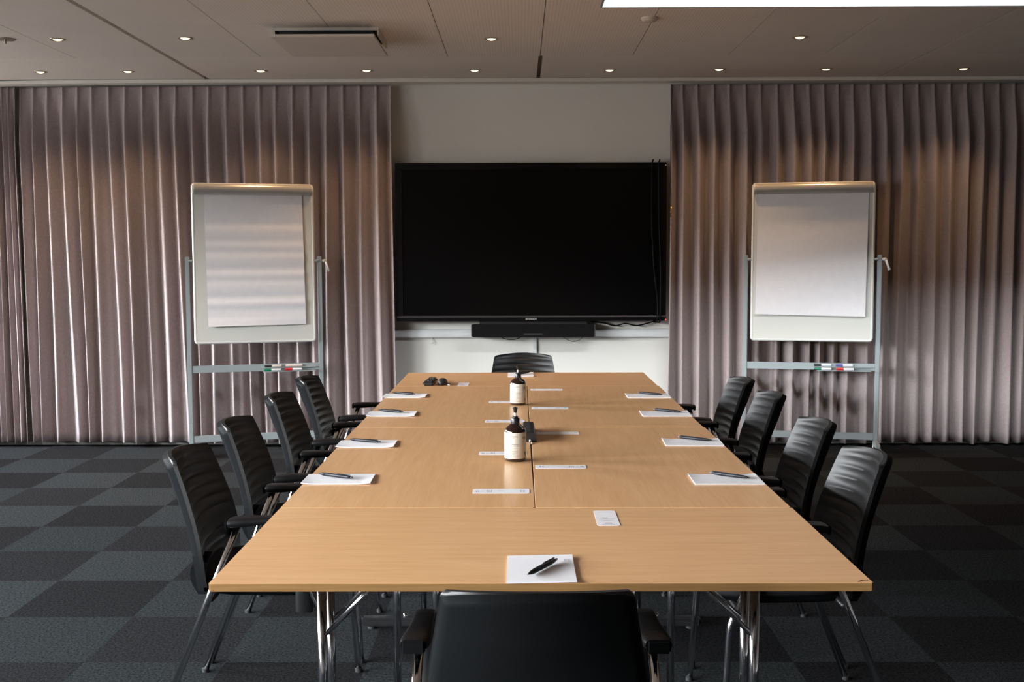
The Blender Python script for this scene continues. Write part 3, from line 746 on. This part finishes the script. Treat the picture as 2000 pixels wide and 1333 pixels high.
def rounded_slab(bm, x0, x1, hw0, hw1, ztop, zbot, n=3.2, drop=0.02, NU=20, NV=20, rise_back=0.0):
    """seat like cushion, superellipse outline"""
    rings = []; K = 48
    def outline(s, z, sc):
        pts = []
        for k in range(K):
            a_ = 2*PI*k/K; c, s_ = math.cos(a_), math.sin(a_)
            ux = math.copysign(abs(c)**(2/n), c); uy = math.copysign(abs(s_)**(2/n), s_)
            xx = (x0+x1)/2 + ux*(x1-x0)/2*sc; f_ = (xx-x0)/(x1-x0); hw = hw0 + (hw1-hw0)*f_
            zz = z - (drop*max(0, f_-0.7)/0.3*0.6 if z > zbot + 0.005 else 0) + rise_back*max(0, 0.3-f_)/0.3
            pts.append(bm.verts.new((xx, uy*hw*sc, zz)))
        return pts
    for sc, z in ((0.0001, zbot), (0.80, zbot), (0.93, zbot+0.006), (0.99, zbot+0.018), (1.0, (ztop+zbot)/2+0.006), (0.985, ztop-0.010), (0.94, ztop-0.003), (0.8, ztop), (0.4, ztop-0.006), (0.0001, ztop-0.008)):
        rings.append(outline(0, z, sc))
    for a_, c_ in zip(rings, rings[1:]):
        for k in range(K): bm.faces.new((a_[k], a_[(k+1)%K], c_[(k+1)%K], c_[k]))
def make_chair(label):
    t = thing('conference_chair', label, 'chair', (0,0,0), 0, 'black conference chairs around the table')
    b = BM(); gF = backsheet(b, 0.0, True); gB = backsheet(b, -0.012, False); closed_sheet(gF, gB, b)
    auto_smooth(obj('backrest', b, M_back, t, True), 50)
    b = BM(); gF = backsheet(b, -0.013, False, 0.003, 0.425); gB = backsheet(b, -0.034, False, 0.012, 0.425); closed_sheet(gF, gB, b)
    auto_smooth(obj('back_shell', b, M_shell, t, True), 50)
    b = BM(); rounded_slab(b, 0.095, 0.56, 0.205, 0.225, 0.475, 0.430, 3.4); auto_smooth(obj('seat', b, M_seat, t, True), 60)
    b = BM(); rounded_slab(b, 0.085, 0.545, 0.200, 0.215, 0.434, 0.408, 3.6, 0.0); auto_smooth(obj('seat_shell', b, M_shell, t, True), 60)
    b = BM()
    for s in (-1, 1):
        g2 = []
        for i in range(9):
            q = i/8; z = 0.415 + 0.12*q
            xx = 0.115 - 0.025*math.sin(PI*q)
            ww = 0.022*(1-q*0.5)
            g2.append([b.verts.new((xx, s*(0.150-ww*0.5), z)), b.verts.new((xx+0.035, s*(0.150-ww*0.5), z)), b.verts.new((xx+0.035, s*(0.175+ww*0.5), z)), b.verts.new((xx, s*(0.175+ww*0.5), z))])
        for p_, q_ in zip(g2, g2[1:]):
            for k in range(4): b.faces.new((p_[k], p_[(k+1)%4], q_[(k+1)%4], q_[k]))
        b.faces.new(g2[0]); b.faces.new(g2[-1])
    auto_smooth(obj('back_bracket', b, M_shell, t, True), 50)
    # under-seat frame
    b = BM(); tube(b, [(0.17, -0.245, 0.420), (0.17, 0.245, 0.420)], 0.010, 12); obj('seat_crossbar', b, M_blackp, t, True)
    b = BM(); tube(b, [(0.47, -0.24, 0.400), (0.47, 0.24, 0.400)], 0.010, 12); obj('seat_crossbar', b, M_blackp, t, True)
    for s in (-1, 1):
        # rear leg: one straight tube from armrest to floor
        b = BM(); tube(b, [(0.252, s*0.236, 0.640), (0.170, s*0.248, 0.438), (0.000, s*0.280, 0.012)], 0.0105, 16)
        lg = obj('leg', b, M_chrome, t, True)
        b = BM(); lathe(b, [(0.0, 0.0), (0.012, 0.0), (0.0125, 0.012), (0.0, 0.016)], 14, -0.003, s*0.280); obj('foot_cap', b, M_black_r, lg)
        b = BM(); tube(b, catmull([(0.452, s*0.236, 0.470), (0.470, s*0.240, 0.430), (0.492, s*0.246, 0.385), (0.505, s*0.252, 0.32), (0.525, s*0.280, 0.012)], 5), 0.0105, 16)
        lg = obj('leg', b, M_chrome, t, True)
        b = BM(); lathe(b, [(0.0, 0.0), (0.012, 0.0), (0.0125, 0.012), (0.0, 0.016)], 14, 0.526, s*0.280); obj('foot_cap', b, M_black_r, lg)
        # armrest: pad, sweeping down into a flat upright
        b = BM()
        cl = [(0.228, 0.648, 0.027, 0.011, 0.010), (0.240, 0.649, 0.030, 0.014, 0.008), (0.28, 0.651, 0.029, 0.014, 0.003), (0.33, 0.653, 0.026, 0.012, 0.0), (0.38, 0.654, 0.024, 0.011, 0.0), (0.415, 0.652, 0.023, 0.011, 0.0),
              (0.438, 0.640, 0.022, 0.012, 0.0), (0.449, 0.615, 0.022, 0.012, 0.0), (0.448, 0.56, 0.021, 0.017, 0.0), (0.444, 0.48, 0.021, 0.025, -0.004), (0.443, 0.40, 0.020, 0.027, -0.006), (0.443, 0.378, 0.018, 0.026, -0.006)]
        rings = []; K = 16
        for i, (x, z, hw, hh, sh) in enumerate(cl):
            if i == 0: d = Vector((cl[1][0]-x, 0, cl[1][1]-z))
            elif i == len(cl)-1: d = Vector((x-cl[i-1][0], 0, z-cl[i-1][1]))
            else: d = Vector((cl[i+1][0]-cl[i-1][0], 0, cl[i+1][1]-cl[i-1][1]))
            d.normalize(); nrm = Vector((-d.z, 0, d.x)); rg = []
            for k in range(K):
                a_ = 2*PI*k/K; c, s_ = math.cos(a_), math.sin(a_)
                uy = math.copysign(abs(c)**0.6, c)*hw; un = math.copysign(abs(s_)**0.6, s_)*hh
                rg.append(b.verts.new((x + nrm.x*un, s*(0.236 + sh) + uy, z + nrm.z*un)))
            rings.append(rg)
        for a_, c_ in zip(rings, rings[1:]):
            for k in range(K): b.faces.new((a_[k], a_[(k+1)%K], c_[(k+1)%K], c_[k]))
        b.faces.new(rings[0]); b.faces.new(rings[-1])
        ar = auto_smooth(obj('armrest', b, M_arm, t, True), 45)
        b = BM(); box(b, 0.219, 0.229, s*0.246-0.024, s*0.246+0.024, 0.632, 0.660, 0.004, 3); obj('end_cap', b, M_shell, ar)
    return t
c0 = make_chair('black chair at the left side of the table, nearest to the camera')
c0.location = (-1.122, 1.172, 0); c0.rotation_euler = (0, 0, 0)
grp = 'black conference chairs around the table'
dup(c0, (-1.128, 1.815, 0), math.radians(0.5), 'second black chair from the front on the left side of the table', grp)
dup(c0, (-1.130, 2.590, 0), math.radians(-1.0), 'third black chair from the front on the left side of the table', grp)
dup(c0, (-1.135, 3.285, 0), math.radians(0.5), 'black chair at the far end of the left side, by the left flipchart', grp)
dup(c0, (1.060, 1.100, 0), PI + math.radians(1.0), 'black chair at the right side of the table, nearest to the camera', grp)
dup(c0, (1.080, 1.760, 0), PI, 'second black chair from the front on the right side of the table', grp)
dup(c0, (1.095, 2.585, 0), PI - math.radians(0.5), 'third black chair from the front on the right side of the table', grp)
dup(c0, (1.085, 3.190, 0), PI, 'black chair at the far end of the right side of the table', grp)
dup(c0, (-0.008, -0.345, 0), PI/2, 'black chair seen from behind at the bottom of the picture', grp)
dup(c0, (-0.017, 4.650, 0), -PI/2, 'black chair at the far end of the table, facing the camera', grp)

# ------------------------------------------------------------------ paper and pens
def notepad_proto():
    t = thing('notepad', 'x', 'notepad')
    NX = 12; b = BM()
    def surf(zoff):
        g_ = []
        for i in range(NX+1):
            u = i/NX; x = -0.105 + 0.21*u; row = []
            for j in range(9):
                v = j/8; y = -0.074 + 0.148*v
                lift = 0.003*max(0, (abs(u-0.5)-0.3)/0.2)**2*(1-v)
                row.append(b.verts.new((x, y, zoff + lift)))
            g_.append(row)
        return g_
    gt = surf(0.0032); gb = surf(0.0002)
    closed_sheet([r for r in gt], [r for r in gb], b)
    auto_smooth(obj('sheets', b, M_paper, t, True), 40)
    b = BM()
    for (x0, x1, y) in ((0.058, 0.092, -0.064), (0.066, 0.084, -0.060), (0.060, 0.090, -0.055)):
        box(b, x0, x1, y-0.0010, y+0.0010, 0.0033, 0.0036)
    obj('printed_logo', b, M_print2, t)
    return t
np0 = notepad_proto()
def pen_proto():
    t = thing('pen', 'x', 'pen')
    def along(prof, seg=16):
        b = BM(); lathe(b, prof, seg); xform(b, Matrix.Rotation(PI/2, 4, 'Y')); return b
    # tip at -x, button at +x, axis height 0.006
    o = obj('barrel', along([(0.0045, -0.040), (0.0056, -0.035), (0.0058, 0.0), (0.0060, 0.030), (0.0052, 0.050), (0.0038, 0.060), (0.0, 0.060)]), M_pen, t, True)
    o.location.z = 0.0064
    o = obj('grip', along([(0.0, -0.070), (0.0010, -0.070), (0.0012, -0.066), (0.0022, -0.064), (0.0050, -0.050), (0.0055, -0.040)]), M_pen2, t, True); o.location.z = 0.0064
    o = obj('push_button', along([(0.0, 0.068), (0.0026, 0.068), (0.0028, 0.059)][::-1]), M_pend, t, True); o.location.z = 0.0064
    b = BM(); box(b, 0.006, 0.058, -0.0016, 0.0016, 0.0, 0.0016, 0.0006)
    for v in b.verts:
        q = (v.co.x-0.006)/0.052; v.co.z += 0.0062 + 0.0035*math.sin(PI*min(1, q*1.15)) - 0.001
        v.co.y += 0.0015
    obj('clip', b, M_pen2, t).location.z = 0.0064
    return t
pn0 = pen_proto()
PADS = [  # x, y, rot, label
 (-0.598, 1.104, 0.020, 'white notepad at the left table edge, nearest to the camera on that side'),
 (-0.600, 1.757, 0.010, 'second white notepad from the front along the left table edge'),
 (-0.598, 2.545, 0.005, 'third white notepad from the front along the left table edge'),
 (-0.605, 3.185, -0.010, 'farthest white notepad along the left table edge'),
 (0.592, 1.091, PI + 0.005, 'white notepad at the right table edge, nearest to the camera on that side'),
 (0.596, 1.778, PI - 0.020, 'second white notepad from the front along the right table edge'),
 (0.594, 2.531, PI, 'third white notepad from the front along the right table edge'),
 (0.590, 3.158, PI, 'farthest white notepad along the right table edge')]
first = True
for (x, y, r, lab) in PADS:
    # logo corner lies towards the table middle
    if first: o = np0; o.location = (x, y, TT); o.rotation_euler = (0, 0, r); o['label'] = lab; o['group'] = 'notepads laid around the table'; first = False
    else: dup(np0, (x, y, TT), r, lab, 'notepads laid around the table')
dup(np0, (0.006, 0.102, TT), PI/2 + 0.0, 'white notepad at the front table edge, in front of the nearest chair', 'notepads laid around the table')
dup(np0, (-0.033, 4.160, TT), PI/2, 'white notepad at the far end, half hidden behind the farther bottle', 'notepads laid around the table')
PZ = TT + 0.0036
PENS = [((-0.674, 1.156), (-0.549, 1.082), 'pen lying on the nearest notepad of the left side', 1), ((-0.674, 1.813), (-0.55, 1.754), 'pen lying on the second notepad of the left side', 1),
 ((-0.668, 2.617), (-0.55, 2.55), 'pen lying on the third notepad of the left side', 1), ((-0.679, 3.251), (-0.555, 3.187), 'pen lying on the farthest notepad of the left side', 1),
 ((0.552, 1.162), (0.665, 1.072), 'pen lying on the nearest notepad of the right side', 0), ((0.55, 1.858), (0.67, 1.775), 'pen lying on the second notepad of the right side', 0),
 ((0.55, 2.616), (0.667, 2.533), 'pen lying on the third notepad of the right side', 0), ((0.544, 3.23), (0.665, 3.146), 'pen lying on the farthest notepad of the right side', 0),
 ((-0.025, 0.029), (0.045, 0.157), 'pen lying on the notepad at the front edge of the table', 1), ((0.015, 4.215), (-0.055, 4.12), 'pen on the far notepad, mostly hidden by the farther bottle', 1)]
first = True
for (a_, c_, lab, tip_first) in PENS:
    A, B = Vector(a_), Vector(c_)
    if not tip_first: A, B = B, A
    ang = math.atan2((B-A).y, (B-A).x); mid = (A+B)/2
    if first: o = pn0; o.location = (mid.x, mid.y, PZ); o.rotation_euler = (0, 0, ang); o['label'] = 'black ' + lab; o['group'] = 'pens on the notepads'; first = False
    else: dup(pn0, (mid.x, mid.y, PZ), ang, 'black ' + lab, 'pens on the notepads')

# long narrow cards down the middle, small cards
def card_mesh(lx, ly, marks):
    t = thing('printed_card', 'x', 'card')
    b = BM(); box(b, -lx/2, lx/2, -ly/2, ly/2, 0.0001, 0.0008)
    es = [e_ for e_ in b.edges if abs(e_.verts[0].co.z - e_.verts[1].co.z) > 0.0003]
    bmesh.ops.bevel(b, geom=es, offset=0.004, segments=3, affect='EDGES')
    obj('card_sheet', b, M_card, t)
    b = BM()
    for (x0, x1, y0, y1) in marks: box(b, x0, x1, y0, y1, 0.0008, 0.0010)
    obj('print', b, M_print, t)
    return t
marks = [(-0.074, -0.069, -0.012, 0.006), (-0.067, -0.064, -0.010, 0.004), (-0.060, -0.050, -0.002, 0.001), (-0.042, -0.040, -0.014, 0.012), (-0.036, -0.034, -0.012, 0.010), (-0.030, -0.028, -0.014, 0.012),
         (-0.010, 0.012, 0.000, 0.003), (0.056, 0.060, -0.012, 0.008), (0.065, 0.069, -0.012, 0.008)]
sc0 = card_mesh(0.166, 0.062, marks)
STR = [(-0.0945, 0.927, 0.0, 'long narrow white card in front of the nearer bottle, left of the table gap'), (-0.0985, 1.563, 0.0, 'long narrow white card half hidden behind the nearer bottle'),
 (-0.1015, 2.328, 0.0, 'long narrow white card on the left, level with the nearer bottle pump'), (-0.1020, 2.950, 0.0, 'long narrow white card half hidden behind the farther bottle'),
 (0.094, 1.307, PI, 'long narrow white card right of the gap, nearest to the camera'), (0.108, 2.008, PI, 'long narrow white card beside the black cable box'),
 (0.098, 2.730, PI, 'third long narrow white card right of the table gap'), (0.099, 3.436, PI, 'farthest long narrow white card right of the table gap')]
first = True
for (x, y, r, lab) in STR:
    if first: sc0.location = (x, y, TT); sc0['label'] = lab; sc0['group'] = 'long narrow cards along the table middle'; first = False
    else: dup(sc0, (x, y, TT), r, lab, 'long narrow cards along the table middle')
m2 = [(-0.020, 0.020, 0.066, 0.068), (-0.012, 0.004, -0.004, 0.002), (-0.020, 0.022, -0.012, -0.010), (-0.022, 0.018, -0.030, -0.028), (-0.010, 0.010, -0.036, -0.034), (-0.008, 0.010, -0.064, -0.055), (-0.016, 0.016, -0.072, -0.069)]
s2 = card_mesh(0.058, 0.168, m2); s2.location = (0.1875, 0.588, TT); s2['label'] = 'small upright white card on the near table, right of the middle'; s2['group'] = 'small cards'
dup(s2, (-0.342, 3.685, TT), -0.01, 'small white card at the far left, beside the tiny black dongle', 'small cards')

# ------------------------------------------------------------------ bottles
def bottle(label, loc, rot):
    t = thing('soap_bottle', label, 'bottle', loc, rot, 'amber pump bottles on the table')
    R_ = 0.0362
    b = BM(); lathe(b, [(0.0, 0.001), (R_-0.005, 0.0), (R_-0.001, 0.003), (R_, 0.008), (R_, 0.100), (R_-0.0015, 0.106), (R_-0.007, 0.114), (R_-0.015, 0.1205), (0.0165, 0.1245), (0.0135, 0.127), (0.0135, 0.132), (0.0, 0.132)], 48)
    obj('glass_body', b, M_amber, t, True)
    b = BM(); lathe(b, [(R_+0.0002, 0.0115), (R_+0.0006, 0.012), (R_+0.0006, 0.0985), (R_+0.0002, 0.099)], 64); lab = obj('label', b, M_label, t, True)
    # print on the label, wrapped round the bottle (angle 0 = towards the camera)
    def bar(bm, a0, a1, z0, z1):
        n = max(2, int(abs(a1-a0)/4)); rr = R_ + 0.0009; prev_ = None
        for i in range(n+1):
            a_ = math.radians(-90 + a0 + (a1-a0)*i/n)
            v0 = bm.verts.new((rr*math.cos(a_), rr*math.sin(a_), z0)); v1 = bm.verts.new((rr*math.cos(a_), rr*math.sin(a_), z1))
            if prev_: bm.faces.new((prev_[0], v0, v1, prev_[1]))
            prev_ = (v0, v1)
    b = BM()
    for (a0, a1, z, h) in ((-55, 10, 0.0855, 0.0022), (-50, -8, 0.0815, 0.0012), (-50, 15, 0.0585, 0.0018), (-48, 22, 0.0555, 0.0012), (-50, 12, 0.0530, 0.0010), (-52, 12, 0.0475, 0.0012), (-52, 6, 0.0415, 0.0010), (-52, 12, 0.0360, 0.0012), (-52, 10, 0.0315, 0.0010), (-50, -6, 0.0270, 0.0012), (-50, 14, 0.0215, 0.0010), (-46, 18, 0.0175, 0.0012)):
        bar(b, a0, a1, z, z+h)
    for (a0, a1, z0, z1) in ((40, 66, 0.0760, 0.0860), (38, 52, 0.070, 0.0715), (-36, -34.5, 0.066, 0.074), (-39, -36, 0.073, 0.0745), (-34.5, -31, 0.073, 0.0745)): bar(b, a0, a1, z0, z1)
    obj('label_text', b, M_lab_t, lab)
    b = BM()
    for i in range(7): bar(b, 50 + i*2.4, 51.3 + i*2.4, 0.0225, 0.0335)
    obj('barcode', b, M_lab_d, lab)
    b = BM(); lathe(b, [(0.0, 0.1225), (0.0145, 0.1225), (0.0148, 0.124), (0.0148, 0.1435), (0.0140, 0.145), (0.0095, 0.1455), (0.0093, 0.1505), (0.0085, 0.151), (0.0, 0.151)], 36)
    col = auto_smooth(obj('pump_collar', b, M_pump, t, True), 35)
    b = BM(); lathe(b, [(0.0, 0.150), (0.0042, 0.150), (0.0042, 0.164), (0.0, 0.164)], 20); auto_smooth(obj('pump_stem', b, M_pumpw, t, True))
    b = BM(); lathe(b, [(0.0, 0.1625), (0.0048, 0.1625), (0.0068, 0.172), (0.0085, 0.1775), (0.0085, 0.1795), (0.0, 0.181)], 24)
    tube(b, catmull([(0, 0, 0.176), (0, 0.018, 0.1765), (0, 0.030, 0.174), (0, 0.036, 0.168)]), [0.0045]*10 + [0.0042]*8 + [0.0038]*7, 12)
    auto_smooth(obj('pump_head', b, M_pump, t, True), 45)
    return t
bottle('nearer dark amber pump bottle with cream label on the table', (-0.0545, 1.424, TT), 0.05)
bottle('farther dark amber pump bottle with cream label on the table', (-0.0470, 2.853, TT), 0.02)

# cable box straddling the gap
t = thing('cable_box', 'black ribbed box beside the nearer bottle, lying over the table gap', 'box', (-0.003, 1.945, TT))
b = BM()
y0, y1 = -0.145, 0.150
prof = [(-0.0275, 0.0), (-0.0265, 0.026), (-0.024, 0.032), (0.0175, 0.032), (0.0205, 0.028), (0.0265, 0.0)]
a_ = [b.verts.new((x, y0, z)) for x, z in prof]; c_ = [b.verts.new((x*0.92, y1, z)) for x, z in prof]
for k in range(len(prof)): b.faces.new((a_[k], a_[(k+1)%len(prof)], c_[(k+1)%len(prof)], c_[k]))
b.faces.new(a_); b.faces.new(c_)
obj('case', b, M_blackp, t)
b = BM()
for i in range(6): box(b, -0.021, 0.005, -0.10 + i*0.04, -0.082 + i*0.04, 0.0315, 0.0345, 0.001)
obj('ribs', b, M_black_r, t)
b = BM(); tube(b, [(0.002, -0.1445, 0.006), (0.002, -0.160, 0.006)], 0.0042, 12); obj('plug', b, M_white, t, True)
cable('cable', [(-0.001, 1.786, 0.7455), (-0.001, 1.74, 0.7400), (0.0005, 1.65, 0.7330), (0.001, 1.45, 0.7315), (0.001, 1.25, 0.730)], 0.0019, mat('brown_cable', (0.07, 0.03, 0.015), 0.5),
      'thin brown cable running from the black box down the table gap')

# remote control, pointer mouse, dongle on the far table
t = thing('remote_control', 'flat black remote control with light buttons on the far table', 'remote control', (-0.522, 3.715, TT), -0.05)
b = BM(); box(b, -0.027, 0.027, -0.105, 0.115, 0.0002, 0.024, 0.007, 3); auto_smooth(obj('case', b, M_blackp, t))
b = BM()
for (x, y) in ((-0.012, 0.03), (0.0, 0.03), (0.012, 0.03)): lathe(b, [(0.0, 0.0255), (0.0032, 0.0255), (0.0036, 0.0235)], 12, x, y)
obj('button', b, mat('button_grey', (0.5, 0.5, 0.5), 0.4), t, True)
b = BM()
for (x, y) in ((0.012, -0.045), (-0.012, -0.045), (0.0, -0.070)): lathe(b, [(0.0, 0.0255), (0.004, 0.0255), (0.0044, 0.0235)], 12, x, y)
obj('button', b, mat('button_dark', (0.12, 0.11, 0.13), 0.4), t, True)
t = thing('computer_mouse', 'small rounded black mouse between the remote and the tiny dongle', 'mouse', (-0.453, 3.690, TT), -0.10)
b = BM()
bmesh.ops.create_uvsphere(b, u_segments=28, v_segments=16, radius=1.0)
for v in b.verts:
    zz = max(v.co.z, -0.02); yy = v.co.y
    v.co.x = math.copysign(abs(v.co.x)**0.8, v.co.x)*0.024*(1.0 - 0.10*yy); v.co.y = yy*0.066; v.co.z = (max(zz, 0)**0.7)*0.034*(1.0 - 0.25*yy) + 0.0008
obj('shell', b, M_black_r, t, True)
b = BM(); lathe(b, [(0.0, -0.002), (0.005, -0.002), (0.006, 0.0), (0.005, 0.002), (0.0, 0.002)], 16); xform(b, Matrix.Translation((0, 0.034, 0.0235)) @ Matrix.Rotation(PI/2, 4, 'Y')); obj('scroll_wheel', b, M_blackp, t)
t = thing('usb_dongle', 'tiny black dongle with pale plug right of the mouse', 'dongle', (-0.419, 3.655, TT), 0.0)
b = BM(); box(b, -0.009, 0.009, -0.004, 0.016, 0.0002, 0.008, 0.002); obj('cap', b, M_black_r, t)
b = BM(); box(b, -0.006, 0.006, -0.018, -0.0035, 0.001, 0.0055); obj('plug', b, M_white, t)
